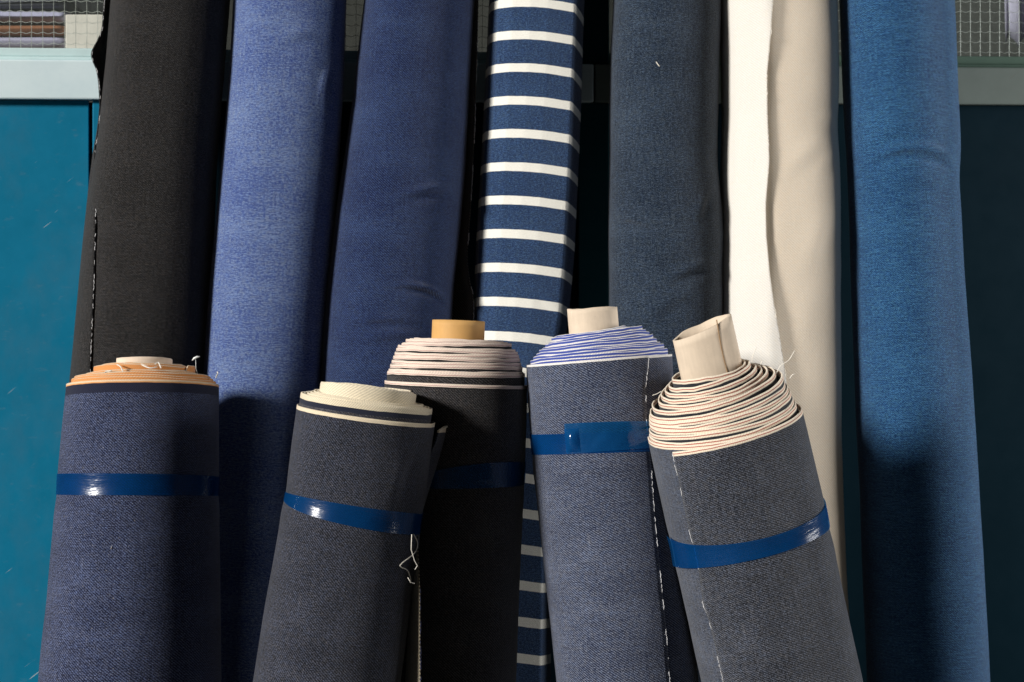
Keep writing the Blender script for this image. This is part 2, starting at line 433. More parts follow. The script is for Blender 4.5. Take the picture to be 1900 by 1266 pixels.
    def fray(s, pts, mat, parent, rad=0.0006, gap=0.45, seed=5, seg=(0.004, 0.016), jit=0.0006, name='frayed_edge'):
        rr = random.Random(seed); m = MB(); pts = [Vector(p) for p in pts]
        L = [0]; 
        for i in range(1, len(pts)): L.append(L[-1]+(pts[i]-pts[i-1]).length)
        def pt(d):
            i = max(1, min(len(pts)-1, int(np.searchsorted(L, d)))); t = (d-L[i-1])/max(1e-9, L[i]-L[i-1]); return pts[i-1].lerp(pts[i], t)
        V, Fc, U = [], [], []; d = 0.0; n = 0; on = False; left = 0.0; sides = 5; step = 0.0016
        while d < L[-1]:
            if left <= 0:
                on = rr.random() > gap; left = rr.uniform(*seg)*(1.0 if on else max(gap, 0.2)*1.6)
            p = pt(d)+Vector((rr.uniform(-jit, jit), rr.uniform(-jit, jit), 0))*(1 if on else 0.2)
            r0 = rad*(rr.uniform(0.7, 1.25) if on else 0.25)
            for k in range(sides):
                t = 2*PI*k/sides; V.append(p+Vector((math.cos(t)*r0, math.sin(t)*r0, 0))); U.append((1.0 if on else 0.0, d))
            if n:
                for k in range(sides):
                    k2 = (k+1) % sides; Fc.append([(n-1)*sides+k, (n-1)*sides+k2, n*sides+k2, n*sides+k])
            n += 1; d += step; left -= step
        return link(name, V, Fc, mat, parent, U)

def sheet(roll, rows, mat, mat_in=None, name='loose_end', n=5, nc=5, thick=0.0014, offset=-1, flip=False, vtop=0.1):
    """a hanging piece of cloth: cross-sections from top to bottom, each a run of (px, py, distance)"""
    L = [[tuple(roll.M.inverted() @ at(*p)) for p in r] for r in rows]
    cols = [catmull([r[k] for r in L], n) for k in range(len(L[0]))]
    G = np.array([catmull([c[i] for c in cols], nc) for i in range(len(cols[0]))])
    du = np.cumsum(np.r_[0, np.linalg.norm(np.diff(G[len(G)//2], axis=0), axis=1)])
    U = np.stack(np.broadcast_arrays(du[None, :], (G[0, :, 2].max()-G[:, :, 2])+vtop), -1)
    o = link(name, G.reshape(-1, 3), grid_faces(G.shape[0], G.shape[1], flip), mat, roll.e, U.reshape(-1, 2), mats=[mat, mat_in] if mat_in else None)
    solidify(o, thick, offset, 1 if mat_in else 0)
    return o, G

cf = lambda v: (lambda q: v+0*np.asarray(q))
def edge_fn(roll, pix):
    """angle of a free edge as a function of height, from image points"""
    T = sorted([roll.find(x, y)[::-1] for x, y in pix]); S = [t[0] for t in T]; A = [t[1] for t in T]
    return lambda q: np.interp(q, S, A)

# ------------------------------------------------------------------ materials
CREAM = (0.80, 0.68, 0.50); OFFW = (0.84, 0.79, 0.70)
m_black = denim('black_denim', gain=(0.68, 0.68, 0.7), dark=(0.002, 0.002, 0.002), light=(0.068, 0.064, 0.062), mid=0.30, tw=0.35, sp=1.5, low=0.5, fleck=0.12, hs=0.6)
m_light = denim('light_blue_chambray', gain=(0.74, 0.88, 0.83), dark=(0.022, 0.045, 0.22), light=(0.26, 0.30, 0.50), mid=0.40, tw=0.2, sp=1.5, hs=0.75, vsr=0.5, pitch=0.0022)
m_mid = denim('mid_blue_denim', gain=(0.44, 0.57, 0.60), dark=(0.004, 0.010, 0.060), light=(0.090, 0.125, 0.27), mid=0.34, tw=0.5, sp=1.1, hs=0.5, fleck=0.12)
m_stripe = denim('striped_jersey', gain=(0.48, 0.60, 0.63), dark=(0.016, 0.035, 0.10), light=(0.09, 0.15, 0.29), mid=0.40, tw=0.12, sp=1.9, hs=0.35, vsr=0.5, band=(0.0478, 0.262), shear=(0.035, 0.45), band_col=(0.86, 0.83, 0.76))
m_slate = denim('slate_denim', gain=(0.78, 0.86, 0.86), dark=(0.003, 0.009, 0.022), light=(0.068, 0.090, 0.130), mid=0.34, tw=0.12, sp=1.6, hs=0.7, vsr=0.9, low=0.7)
m_canvas = denim('cream_canvas_lit', (0.57, 0.545, 0.495), (0.74, 0.715, 0.665), mid=0.55, tw=0.35, sp=0.35, hs=0.2, vsr=0.25, low=0.12, ang=38, pitch=0.0030, sheen=0.05, hue=0.08)  # sunlit outer turn: same cloth as the body, whitened for the light on it
m_canvas_shaded = denim('cream_canvas_shaded', (0.62, 0.51, 0.38), (0.83, 0.735, 0.61), mid=0.55, tw=0.35, sp=0.35, hs=0.2, vsr=0.25, low=0.12, ang=38, pitch=0.0030, sheen=0.05, hue=0.08)  # roll body: same cloth, tanned to carry the shade beside the free edge
m_blue = denim('blue_denim', gain=(0.43, 0.65, 0.60), dark=(0.005, 0.035, 0.13), light=(0.085, 0.19, 0.40), mid=0.37, tw=0.35, sp=1.5, hs=1.1, vsr=0.35, low=0.5)
m_rev = denim('denim_reverse', (0.05, 0.045, 0.035), (0.36, 0.31, 0.22), mid=0.42, tw=0.9, sp=0.6, hs=0.3, pitch=0.0034, ang=36)
m_rev_dk = denim('dark_denim_reverse', (0.01, 0.01, 0.01), (0.13, 0.12, 0.10), mid=0.36, tw=0.9, sp=0.5, hs=0.3, pitch=0.0034, ang=36)
IND = dict(dark=(0.008, 0.010, 0.024), light=(0.115, 0.125, 0.185))
m_f1 = denim('indigo_denim_orange_edge', gain=(0.68, 0.80, 0.90), dark=(0.004, 0.006, 0.024), light=(0.155, 0.165, 0.26), mid=0.34, tw=0.5, sp=1.15, hs=0.5, fleck=0.3, plain=0.015, plain_col=(0.010, 0.012, 0.030),
             stripes=((0, 0.0022, (0.82, 0.62, 0.42)), (0.0022, 0.0036, (0.78, 0.36, 0.13))))
m_f1l = denim('orange_selvedge', (0.05, 0.03, 0.03), (0.3, 0.16, 0.1), stripes=((0, 0.0007, (0.84, 0.66, 0.46)), (0.0007, 0.0085, (0.80, 0.34, 0.11)), (0.0085, 0.0095, (0.05, 0.03, 0.03)), (0.0095, 0.03, (0.78, 0.40, 0.17))), bead=0.7)
m_f2 = denim('charcoal_denim_cream_edge', gain=(0.63, 0.67, 0.77), dark=(0.005, 0.006, 0.009), light=(0.118, 0.122, 0.148), mid=0.34, tw=0.5, sp=1.1, hs=0.4, fleck=0.15, plain=0.0052, stripes=((0, 0.0046, CREAM),), hue=0.5)
m_f2l = denim('cream_selvedge', (0.010, 0.010, 0.014), (0.105, 0.105, 0.120), plain=0.012, stripes=((0, 0.0064, (0.80, 0.70, 0.52)),), bead=0.5)
m_f2p = denim('cream_selvedge_plug', (0.3, 0.25, 0.18), (0.8, 0.70, 0.52), stripes=((0, 0.03, (0.80, 0.71, 0.54)),), bead=0.5)
m_f3 = denim('black_denim_pink_edge', (0.003, 0.003, 0.004), (0.080, 0.075, 0.075), mid=0.33, tw=0.5, sp=1.0, hs=0.35, fleck=0.1, plain=0.006, plain_col=(0.008, 0.008, 0.009),
             stripes=((0, 0.0026, (0.82, 0.68, 0.58)), (0.0026, 0.0031, (0.35, 0.12, 0.12)), (0.0031, 0.0042, (0.80, 0.67, 0.58))))
m_f4 = denim('grey_blue_denim_blue_edge', gain=(0.69, 0.80, 0.89), dark=(0.010, 0.014, 0.036), light=(0.225, 0.225, 0.275), mid=0.37, tw=0.62, sp=1.0, hs=0.55, ang=34, fleck=0.06, plain=0.0, pitch=0.0025,
             stripes=((0, 0.0027, (0.80, 0.77, 0.74)),))
m_f4l = denim('blue_striped_selvedge', (0.02, 0.03, 0.07), (0.2, 0.2, 0.25), plain=0.02, plain_col=(0.03, 0.04, 0.10),
              stripes=((0, 0.0006, (0.85, 0.82, 0.78)), (0.0006, 0.0030, (0.05, 0.085, 0.36)), (0.0030, 0.0044, (0.82, 0.79, 0.77)), (0.0044, 0.0068, (0.05, 0.08, 0.34)), (0.0068, 0.0080, (0.8, 0.77, 0.75))), bead=0.5)
R5S = ((0, 0.0018, (0.84, 0.74, 0.60)), (0.0018, 0.0028, (0.42, 0.10, 0.07)), (0.0028, 0.0050, (0.84, 0.73, 0.58)))
m_f5 = denim('charcoal_denim_red_line_edge', gain=(0.69, 0.75, 0.87), dark=(0.007, 0.008, 0.011), light=(0.155, 0.158, 0.172), mid=0.34, tw=0.5, sp=1.15, hs=0.45, vsr=0.7, ang=36, fleck=0.12, plain=0.0, stripes=R5S)
m_f5u = denim('grey_blue_denim_red_line_edge', gain=(0.8, 0.9, 0.95), dark=(0.016, 0.018, 0.028), light=(0.150, 0.152, 0.185), mid=0.40, tw=0.15, sp=0.9, hs=0.35, vsr=0.6, stripes=R5S)
m_f5l = denim('red_line_selvedge', (0.014, 0.015, 0.019), (0.10, 0.10, 0.105), plain=0.02, plain_col=(0.018, 0.020, 0.026), stripes=R5S, bead=0.35)
m_core = paper('grey_cardboard', (0.66, 0.55, 0.43)); m_kraft = paper('kraft_cardboard', (0.62, 0.36, 0.13), 0.1, 0.6, 0.3); m_pale = paper('pale_cardboard', (0.78, 0.63, 0.50))
m_tape = film('blue_tape', (0.08, 0.36, 0.85), (0.003, 0.060, 0.20), 0.48, 0.21)
m_tape2 = film('clear_blue_tape', (0.22, 0.55, 0.9), (0.006, 0.085, 0.24), 0.5, 0.13)
m_tape_dk = film('dark_blue_tape', (0.25, 0.45, 0.8), (0.008, 0.055, 0.16), 0.6, 0.16)
m_thread = flat('white_thread', (0.78, 0.74, 0.66), 0.9)
def fray_mat(name, a, b):
    B = NB(name); x, y, _ = B.sep(B.uv()); B.set(Base_Color=B.mix(x, a, b), Roughness=0.95); return B.m
m_fray = fray_mat('fray_thread', (0.03, 0.035, 0.05), (0.74, 0.74, 0.76)); m_fray_w = fray_mat('cream_fray', (0.7, 0.62, 0.5), (0.82, 0.76, 0.66))
m_plastic = flat('clear_plastic', (0.75, 0.78, 0.78), 0.3, 0.5)

# ------------------------------------------------------------------ the setting: floor and partition
fl = link('floor', [(-4, -3, 0), (4, -3, 0), (4, 5, 0), (-4, 5, 0)], [[0, 1, 2, 3]], paper('grey_concrete', (0.13, 0.125, 0.115)), None, smooth=False)
tag(fl, None, None, None, 'structure')

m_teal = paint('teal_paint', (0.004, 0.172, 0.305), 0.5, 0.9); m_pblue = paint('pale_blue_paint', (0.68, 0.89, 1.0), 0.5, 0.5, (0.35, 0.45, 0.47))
m_bead = paint('glazing_bead_paint', (0.56, 0.72, 0.73), 0.5, 0.3); m_dark = paint('dark_teal_paint', (0.004, 0.045, 0.060), 0.45, 0.3); m_panel_shaded = paint('blue_black_shaded_paint', (0.002, 0.018, 0.030), 0.5, 0.0)
m_glass = window_glass('wired_glass'); m_wire = flat('wire', (0.62, 0.64, 0.60), 0.45, 0.5, 0.2)
YL, YR = 2.105, 2.250                        # distance of the partition at the frame's two sides
XL, XR = (0-950)/F*YL, (1900-950)/F*YR
yaw = math.atan2(YR-YL, XR-XL)
part = bpy.data.objects.new('glazed_partition', None); C.objects.link(part)
y_mid = YL+(0-XL)*math.tan(yaw)
part.location = (0, y_mid, 0); part.rotation_euler = (0, 0, yaw)
tag(part, 'teal painted steel partition with pale blue rail and wired glass, behind all the rolls', 'partition')
def pxw(px, off=0.0):
    k = (px-950)/F; tx = math.cos(yaw)-k*math.sin(yaw)
    return k*y_mid/tx
def zw(px, py):
    x = pxw(px); return CAMZ-(py-HOR)/F*(y_mid+x*math.sin(yaw))
Z_rail0, Z_rail1, Z_glass = zw(60, 185), zw(60, 112), zw(60, 88)
xs = pxw(1101); m_rail_shaded = paint('grey_green_shaded_paint', (0.21, 0.25, 0.23), 0.5, 0.4, (0.2, 0.2, 0.18))  # right-hand rail darkened: the shade there is put into its colour
for x0, x1, mt in ((-1.6, xs-0.001, m_pblue), (xs+0.001, 1.6, m_rail_shaded)):
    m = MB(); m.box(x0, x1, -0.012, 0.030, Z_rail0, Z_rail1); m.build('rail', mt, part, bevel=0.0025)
for x0, x1, mt in ((-1.6, xs-0.001, m_bead), (xs+0.001, 1.6, paint('dark_green_shaded_paint', (0.12, 0.19, 0.15), 0.5, 0.3))):  # right-hand bead takes a darker green that holds its shade
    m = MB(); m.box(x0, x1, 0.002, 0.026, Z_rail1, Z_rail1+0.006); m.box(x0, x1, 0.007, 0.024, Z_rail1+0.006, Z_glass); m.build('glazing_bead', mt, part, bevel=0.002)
stiles = [(-300, -180), (172, 300), (1072, 1130), (1630, 1700), (2100, 2200)]
for a, b in stiles:
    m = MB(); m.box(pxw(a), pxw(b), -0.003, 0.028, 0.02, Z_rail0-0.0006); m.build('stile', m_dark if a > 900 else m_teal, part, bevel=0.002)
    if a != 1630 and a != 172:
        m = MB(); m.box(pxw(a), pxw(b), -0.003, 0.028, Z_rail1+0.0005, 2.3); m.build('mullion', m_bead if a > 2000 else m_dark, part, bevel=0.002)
for i in range(len(stiles)-1):
    x0, x1 = pxw(stiles[i][1]), pxw(stiles[i+1][0])
    g = 0.0065
    m = MB(); m.box(x0+g, x1-g, 0.003, 0.006, 0.05, Z_rail0-0.0008); m.build('panel', m_teal if i == 0 else m_panel_shaded, part, bevel=0.001)  # later panels near-black: shade among the rolls is painted into them
m = MB(); m.box(-1.6, 1.6, 0.0305, 0.034, 0.02, Z_rail0-0.002); m.build('backing_sheet', m_dark, part)
gl = [(-180, 1072), (1130, 2100)]
for a, b in gl:
    x0, x1 = pxw(a), pxw(b)
    nx, nz = 160, 60
    m = MB(); m.box(x0+0.001, x1-0.001, 0.013, 0.018, Z_glass+0.0006, 2.28)
    pane = m.build('glass_pane', m_glass, part)
    w = MB(); pit = 0.0163; rw = random.Random(3)
    x = x0+0.004
    while x < x1:
        if x < pxw(215) or pxw(620) < x < pxw(680) or pxw(870) < x < pxw(915) or pxw(1120) < x < pxw(1150) or x > pxw(1545):
            w.tube([(x+rw.uniform(-.0004, .0004), 0.0155, Z_glass-0.001+k*0.05) for k in range(8)], 0.00042, 5)
        x += pit
    z = Z_glass+0.007
    while z < Z_glass+0.30:
        for (p, q) in ((-60, 215), (620, 680), (870, 915), (1545, 2000)):
            u0, u1 = max(x0, pxw(p)), min(x1, pxw(q))
            if u1 <= u0: continue
            n = max(3, int((u1-u0)/0.0035))
            w.tube([(u0+(u1-u0)*k/n, 0.0155+0.0002*math.sin(k), z+0.0011*math.sin((u0+(u1-u0)*k/n-x0)*2*PI/pit)) for k in range(n+1)], 0.00042, 5)
        z += pit
    w.build('wire_mesh', m_wire, pane)

# goods on the shelf behind the glass
shelf = MB(); shelf.box(-1.6, 1.6, 2.32, 2.75, at(60, 88, 2.36).z-0.045, at(60, 88, 2.36).z-0.025)
so = shelf.build('shelf', paint('shelf_paint', (0.10, 0.11, 0.10), 0.6, 0.2)); tag(so, 'dark shelf board behind the wired glass, under the folded cloths', 'shelf')
bw = MB(); bw.box(-1.7, 1.7, 2.90, 2.93, 0, 2.4); o = bw.build('wall', paper('grey_plaster', (0.055, 0.055, 0.05), 0.5)); tag(o, 'dim grey wall far behind the wired glass panes', 'wall')
def soft_slab(x0, x1, y0, y1, z0, z1, mat, name, label, cat, group=None, sd=1):
    """a folded cloth: rounded slab with a bowed front fold"""
    nu, nv = 26, 14; V, U = [], []; wf = wobble(sd, 14, 60, 10); cz, hz = (z0+z1)/2, (z1-z0)/2
    for i in range(nv):
        t = 2*PI*i/(nv-1); 
        for k in range(nu):
            x = x0+(x1-x0)*k/(nu-1); e = 1-0.25*(abs(2*k/(nu-1)-1)**8)
            yy = (y0+y1)/2-(y1-y0)/2*np.sign(math.cos(t))*abs(math.cos(t))**0.45; zz = cz+hz*e*np.sign(math.sin(t))*abs(math.sin(t))**0.6
            V.append((x, yy+0.002*float(wf(x, t)), zz+0.0012*float(wf(x, t+3)))); U.append((x, t*0.02))
    F2 = grid_faces(nv, nu); F2.append([i*nu for i in range(nv-1)]); F2.append([i*nu+nu-1 for i in range(nv-1)][::-1])
    o = link(name, V, F2, mat, None, U); tag(o, label, cat, group); return o
zs = at(60, 88, 2.36).z-0.024
ZS = zs
cols = [((0.22, 0.10, 0.06), 'brown folded cloth at the bottom of the stack behind the left wired glass'),
        ((0.45, 0.43, 0.58), 'lilac folded cloth second from the bottom of the stack behind the left glass'),
        ((0.30, 0.13, 0.07), 'rust brown folded cloth in the middle of the stack behind the left glass'),
        ((0.46, 0.45, 0.62), 'lilac grey folded cloth fourth up in the stack behind the left glass'),
        ((0.10, 0.10, 0.13), 'charcoal folded cloth fifth up in the stack behind the left glass'),
        ((0.42, 0.42, 0.58), 'pale violet folded cloth sixth up, near the top edge of the photo')]
ys = 2.36
for i, (c, lab) in enumerate(cols):
    h = 0.0222
    x1 = (120-950)/F*ys - 0.002*((i*37) % 3)
    soft_slab(x1-0.30, x1, ys, ys+0.2, zs, zs+h, flat('folded_cloth_fabric', c, 0.95, 0.1), 'folded_cloth', lab, 'folded cloth', 'cloths stacked on the shelf behind the glass', 40+i)
    zs += h*0.99
m = MB(); bx0, bx1 = (121-950)/F*2.36, (300-950)/F*2.36
m.box(bx0, bx1, 2.36, 2.56, ZS-0.0009, at(150, 27, 2.36).z); o = m.build('box', paper('white_card', (0.80, 0.75, 0.68)), bevel=0.002); tag(o, 'plain off-white card box beside the cloth stack behind the left glass', 'box')
o = soft_slab(bx0+0.012, bx1, 2.37, 2.55, at(150, 27, 2.36).z+0.001, at(150, 27, 2.36).z+0.06, flat('charcoal_felt', (0.03, 0.032, 0.036), 0.95, 0.1), 'folded_cloth', 'dark charcoal folded cloth lying on the white box behind the glass', 'folded cloth', None, 77)
# pale cloth hanging in the dark behind the right pane
n1, n2 = 20, 18; V, U = [], []
for i in range(n1):
    for k in range(n2):
        x = at(1868+70*k/(n2-1), 0, 2.55).x; z = at(0, 78, 2.55).z+0.5*i/(n1-1)
        V.append((x, 2.55+0.012*math.sin(k*1.1+i*0.15), z+0.01*math.sin(k*0.9)*(1 if i == 0 else 0))); U.append((x, z))
o = link('hanging_cloth', V, grid_faces(n1, n2), flat('lilac_cloth', (0.42, 0.38, 0.50), 0.95, 0.1), None, U); solidify(o, 0.002); tag(o, 'pale lilac cloth hanging in the dark behind the right pane', 'cloth')

# ------------------------------------------------------------------ back row
GB, GF = 'tall rolls leaning on the partition', 'short taped rolls standing in front'
def yb(px, py): return 2.012+0.10*px/1900 - 0.130*py/1266
def back(label, rows, mat, seed, dy=0.0, **k):
    c0 = (rows[0][1]+rows[0][2])/2
    R = Roll(label, GB, rows, (rows[0][0], yb(c0, rows[0][0])+dy), (1266, yb(c0, 1266)+dy), mat, seed, length=1.63, dense=(0.46, 1.44, 0.0032), na=200, **k)
    R.body(); R.layers(7, 0.034, lambda x, t: 0.004*x, jit=0.001, seed=seed, depth=0.03)
    R.core(0, 0, 0, 0.032, 0.03, m_core, seed=seed)
    return R

B1 = back('tall black denim roll with a loose white-stitched edge, leftmost at the back', [(0, 209, 426), (120, 200, 416), (300, 180, 402), (450, 160, 395), (650, 141, 385), (1266, 92, 352)], m_black, 1, wob=0.0008)
T1 = [(-30, 197), (0, 194), (30, 192), (55, 190), (75, 182), (97, 171), (113, 173), (130, 180), (155, 184), (200, 186), (245, 182), (280, 177), (330, 178), (400, 177.5), (470, 176), (560, 173), (650, 169), (760, 165), (900, 158)]
S1 = [(-30, 203), (0, 200), (75, 194), (97, 186), (155, 188), (200, 187), (245, 182), (280, 175), (330, 168), (450, 155), (650, 137), (900, 112)]
rows1 = []
for py, tx in T1:
    sx = float(np.interp(py, [p[0] for p in S1], [p[1] for p in S1])); hug = float(np.clip((py-280)/230, 0, 1))
    a, q = B1.find(tx+2, py); sp_ = B1.Mn[:3, :3] @ B1.P(a, q, 0.0035)+B1.Mn[:3, 3]
    Yt = min((1-hug)*(yb(260, py)-0.030)+hug*float(sp_[1]), float(sp_[1])+0.0008); Ys = yb(260, py)-0.004
    rows1.append([(sx+45, py, Ys+0.06), (sx+12, py, Ys+0.035), (sx, py, Ys), (tx, py, Yt)])
o, V = sheet(B1, rows1, m_black)
B1.fray([v for v in V[:, -1]], m_fray, o, rad=0.0004, gap=0.5, seed=2, seg=(0.003, 0.008))

B2 = back('tall light blue chambray roll between the black roll and the mid blue roll', [(0, 434, 642), (150, 426, 637), (300, 413, 628), (450, 399, 617), (630, 384, 603), (1266, 340, 566)], m_light, 2,
          wob=0.0009, wrinkles=[(600, 150, 60, 0.004, 78, 0.006), (560, 60, 70, 0.002, 20, 0.01), (470, 560, 70, 0.0015, -10, 0.012)])
B3 = back('tall mid blue denim roll left of the striped roll, with a ridge across it', [(0, 676, 882), (100, 665, 877), (200, 654, 872), (330, 634, 864), (400, 624, 858), (540, 607, 841), (700, 596, 832), (1266, 570, 800)], m_mid, 3,
          wob=0.0012, wrinkles=[(800, 350, 70, 0.0042, 12, 0.007), (790, 535, 60, 0.008, -10, 0.0042), (720, 590, 80, 0.003, 3, 0.006), (740, 620, 90, 0.002, 6, 0.007), (680, 260, 60, 0.0012, 10, 0.01), (700, 450, 80, 0.0014, -6, 0.012)])
# the free edge of its outer turn, standing off to the right
e3 = [(-60, 889), (0, 888), (150, 884), (260, 880), (380, 874), (470, 868), (520, 872), (560, 879), (640, 877), (760, 868), (1000, 850)]
o, V = sheet(B3, [[(x-60, py, yb(780, py)+0.03), (x-36, py, yb(780, py)+0.026), (x-14, py, yb(780, py)+0.010), (x, py, yb(780, py)-0.012)] for py, x in e3], m_rev_dk)
B3.fray([Vector(v) for v in V[:, -1]], m_fray, o, rad=0.0004, gap=0.45, seed=4)

def smooth_outline(K):
    a = np.linspace(-PI, PI, 721); o = [a]
    for c in (1, 2):
        v = np.interp(a, K[:, 0], K[:, c]); k = np.exp(-0.5*(np.arange(-24, 25)*(a[1]-a[0])/0.055)**2); k /= k.sum()
        o.append(np.convolve(np.pad(v, 24, mode='edge'), k, mode='valid'))
    return np.stack(o, 1)
OUT = np.array([(-PI, 0.0, 1.0), (-2.3, -0.75, 0.72), (-1.9, -1.0, 0.35), (-1.55, -1.0, 0.02), (-1.25, -0.93, -0.27), (-0.95, -0.78, -0.46), (-0.6, -0.5, -0.61), (-0.2, -0.13, -0.70), (0.2, 0.22, -0.72),
                (0.6, 0.52, -0.69), (0.84, 0.735, -0.66), (0.875, 0.768, -0.648), (0.91, 0.785, -0.60), (1.1, 0.845, -0.42), (1.35, 0.93, -0.15), (1.6, 1.0, 0.15), (2.0, 0.95, 0.5), (2.4, 0.7, 0.75), (PI, 0.0, 1.0)])
def out4(a, q):
    return np.interp(a, OUT[:, 0], OUT[:, 1]), np.interp(a, OUT[:, 0], OUT[:, 2])
B4 = back('tall navy roll with broad white stripes, creased along its right side', [(0, 908, 1085), (150, 900, 1080), (300, 892, 1074), (450, 884, 1068), (560, 879, 1058), (610, 877, 1052), (660, 876, 1042), (760, 871, 1028), (1266, 848, 1022)], m_stripe, 4, wob=0.0006,
          outline=out4, wrinkles=[(1020, 560, 50, 0.0015, -40, 0.008)])
B5 = back('tall slate blue denim roll between the striped roll and the cream roll', [(0, 1140, 1336), (100, 1133, 1334), (200, 1130, 1331), (300, 1129, 1328), (380, 1127, 1337), (430, 1126, 1340), (560, 1128, 1339), (1266, 1140, 1345)], m_slate, 5,
          wob=0.0014, wrinkles=[(1180, 408, 70, 0.0045, -14, 0.006), (1280, 498, 60, 0.0038, 22, 0.007), (1300, 380, 40, 0.003, 60, 0.008), (1170, 300, 60, 0.0024, 5, 0.01), (1250, 470, 60, 0.002, -8, 0.01), (1240, 560, 60, 0.0025, 30, 0.009)])
OUT6 = smooth_outline(np.array([(-PI, 0.0, 1.0), (-2.3, -0.75, 0.72), (-1.9, -0.97, 0.36), (-1.6, -1.0, 0.02), (-1.35, -0.975, -0.23), (-1.0, -0.84, -0.54), (-0.7, -0.64, -0.77), (-0.5, -0.47, -0.885), (-0.4, -0.385, -0.925),
                 (-0.34, -0.33, -0.93), (-0.25, -0.24, -0.905), (-0.1, -0.1, -0.85), (0.1, 0.1, -0.76), (0.3, 0.29, -0.66), (0.5, 0.47, -0.555), (0.7, 0.64, -0.43), (0.9, 0.79, -0.29), (1.15, 0.92, -0.10), (1.4, 0.99, 0.06), (1.7, 1.0, 0.2), (2.0, 0.95, 0.45), (2.4, 0.7, 0.75), (PI, 0.0, 1.0)]))
def out6(a, q): return np.interp(a, OUT6[:, 0], OUT6[:, 1]), np.interp(a, OUT6[:, 0], OUT6[:, 2])
B6 = back('tall cream canvas roll with its sunlit outer turn hanging loose down the front', [(0, 1338, 1557), (180, 1338, 1561), (225, 1339, 1556), (300, 1339, 1561), (430, 1340, 1562), (600, 1341, 1563), (1000, 1346, 1570), (1266, 1350, 1582)], m_canvas_shaded, 6,
          wob=0.0014, outline=out6, dy=-0.014, wrinkles=[(1490, 285, 80, 0.0022, 40, 0.014), (1535, 290, 40, 0.0016, 40, 0.010), (1510, 450, 110, 0.003, 60, 0.020), (1540, 215, 40, 0.002, 10, 0.012), (1490, 600, 110, 0.002, 75, 0.02)])
e6 = edge_fn(B6, [(1437, -20), (1433, 60), (1426, 140), (1427, 220), (1430, 300), (1424, 380), (1425, 440), (1431, 510), (1439, 570), (1450, 640), (1458, 700), (1470, 900), (1480, 1200)])
wl6 = wobble(61, 10, 12, 4)
o, V = B6.wrap(cf(-2.4), e6, 0.45, 1.62, lambda f, q: 0.0010+(0.0085+0.002*wl6(q, 0*q))*np.clip(f, 0, 1)**9, m_canvas, name='loose_end', thick=0.0008, nap=90)
B6.fray([v for v in V[:, -1]], m_fray_w, o, rad=0.0004, gap=0.75, seed=8, jit=0.001)
B7 = back('tall bright blue denim roll, rightmost at the back', [(0, 1563, 1765), (150, 1567, 1771), (250, 1571, 1776), (285, 1573, 1778), (330, 1575, 1774), (500, 1581, 1785), (700, 1589, 1800), (1000, 1600, 1819), (1266, 1612, 1831)], m_blue, 7,
          wob=0.0010, wrinkles=[(1680, 275, 90, 0.0042, 6, 0.007), (1740, 285, 50, 0.0042, -12, 0.007), (1660, 240, 70, 0.0016, 8, 0.01), (1700, 330, 60, 0.0016, -5, 0.01), (1650, 620, 80, 0.0014, 4, 0.014)])

# ------------------------------------------------------------------ front row
def front(label, rows, mat, seed, ya, yb_, top, **k):
    return Roll(label, GF, rows, ya, yb_, mat, seed, top=top, dense=(0.42, 2, 0.0024), na=210, **k)

# 1: orange selvedge
R1 = front('short indigo roll with orange selvedge and a blue tape band, leftmost in front', [(700, 130, 404), (800, 122, 404), (890, 114, 404), (950, 110, 404), (1050, 100, 405), (1120, 95, 406), (1170, 88, 407), (1266, 80, 408)], m_f1, 21,
           (710, 1.765), (1266, 1.690), (262, 704), wob=0.0008, wrinkles=[(255, 899, 420, -0.0014, 0, 0.016), (180, 1010, 60, 0.0012, 70, 0.014), (150, 1150, 70, 0.0014, 15, 0.012)])
R1.body()
R1.layers(17, 0.036, lambda x, t: (0.003+0.019*x**0.75 if x < 0.52 else 0.0195+0.003*x) if x > 0.03 else 0.001, m_f1l, jit=0.0014, seed=22, thick=0.0017)
R1.core(0, 0, 0, 0.0345, 0.0325, m_pale, torn=0.0011, seed=4)
R1.tape([(114, 880, 917), (250, 879, 919), (395, 884, 920)], m_tape)
m = MB()
for pts in ([(287, 676), (294, 673), (299, 684)], [(262, 677), (278, 683), (292, 681)], [(216, 676), (224, 681), (228, 690)], [(262, 675), (275, 680)], [(192, 698), (196, 690), (208, 688)], [(400, 702), (404, 693), (403, 690)]):
    P = []
    for (x, y) in pts: P.append(R1.M.inverted() @ at(x, y, 1.765-0.0995*math.sqrt(max(0.02, 1-((x-266)/137)**2)) + (704-y)*0.0012))
    MB().tube(catmull(P, 5) if len(P) > 2 else P, 0.0008, 5, True).build('loose_thread', m_thread, R1.e, True)
P = lambda x, y: R1.M.inverted() @ at(x, y, 1.755)
m = MB(); m.tube([P(367, 696), P(363.5, 684), P(363, 667)], 0.0003, 6); m.tube([P(356.5, 669), P(360, 665.5), P(366, 662.5), P(370.5, 662)], 0.0015, 8, True); m.build('tag_pin', m_plastic, R1.e, True)
m = MB(); m.tube(R1.pts_on([(206, 1019), (208.5, 1012)], 0.001), 0.0006, 5, True); m.build('lint', m_thread, R1.e, True)

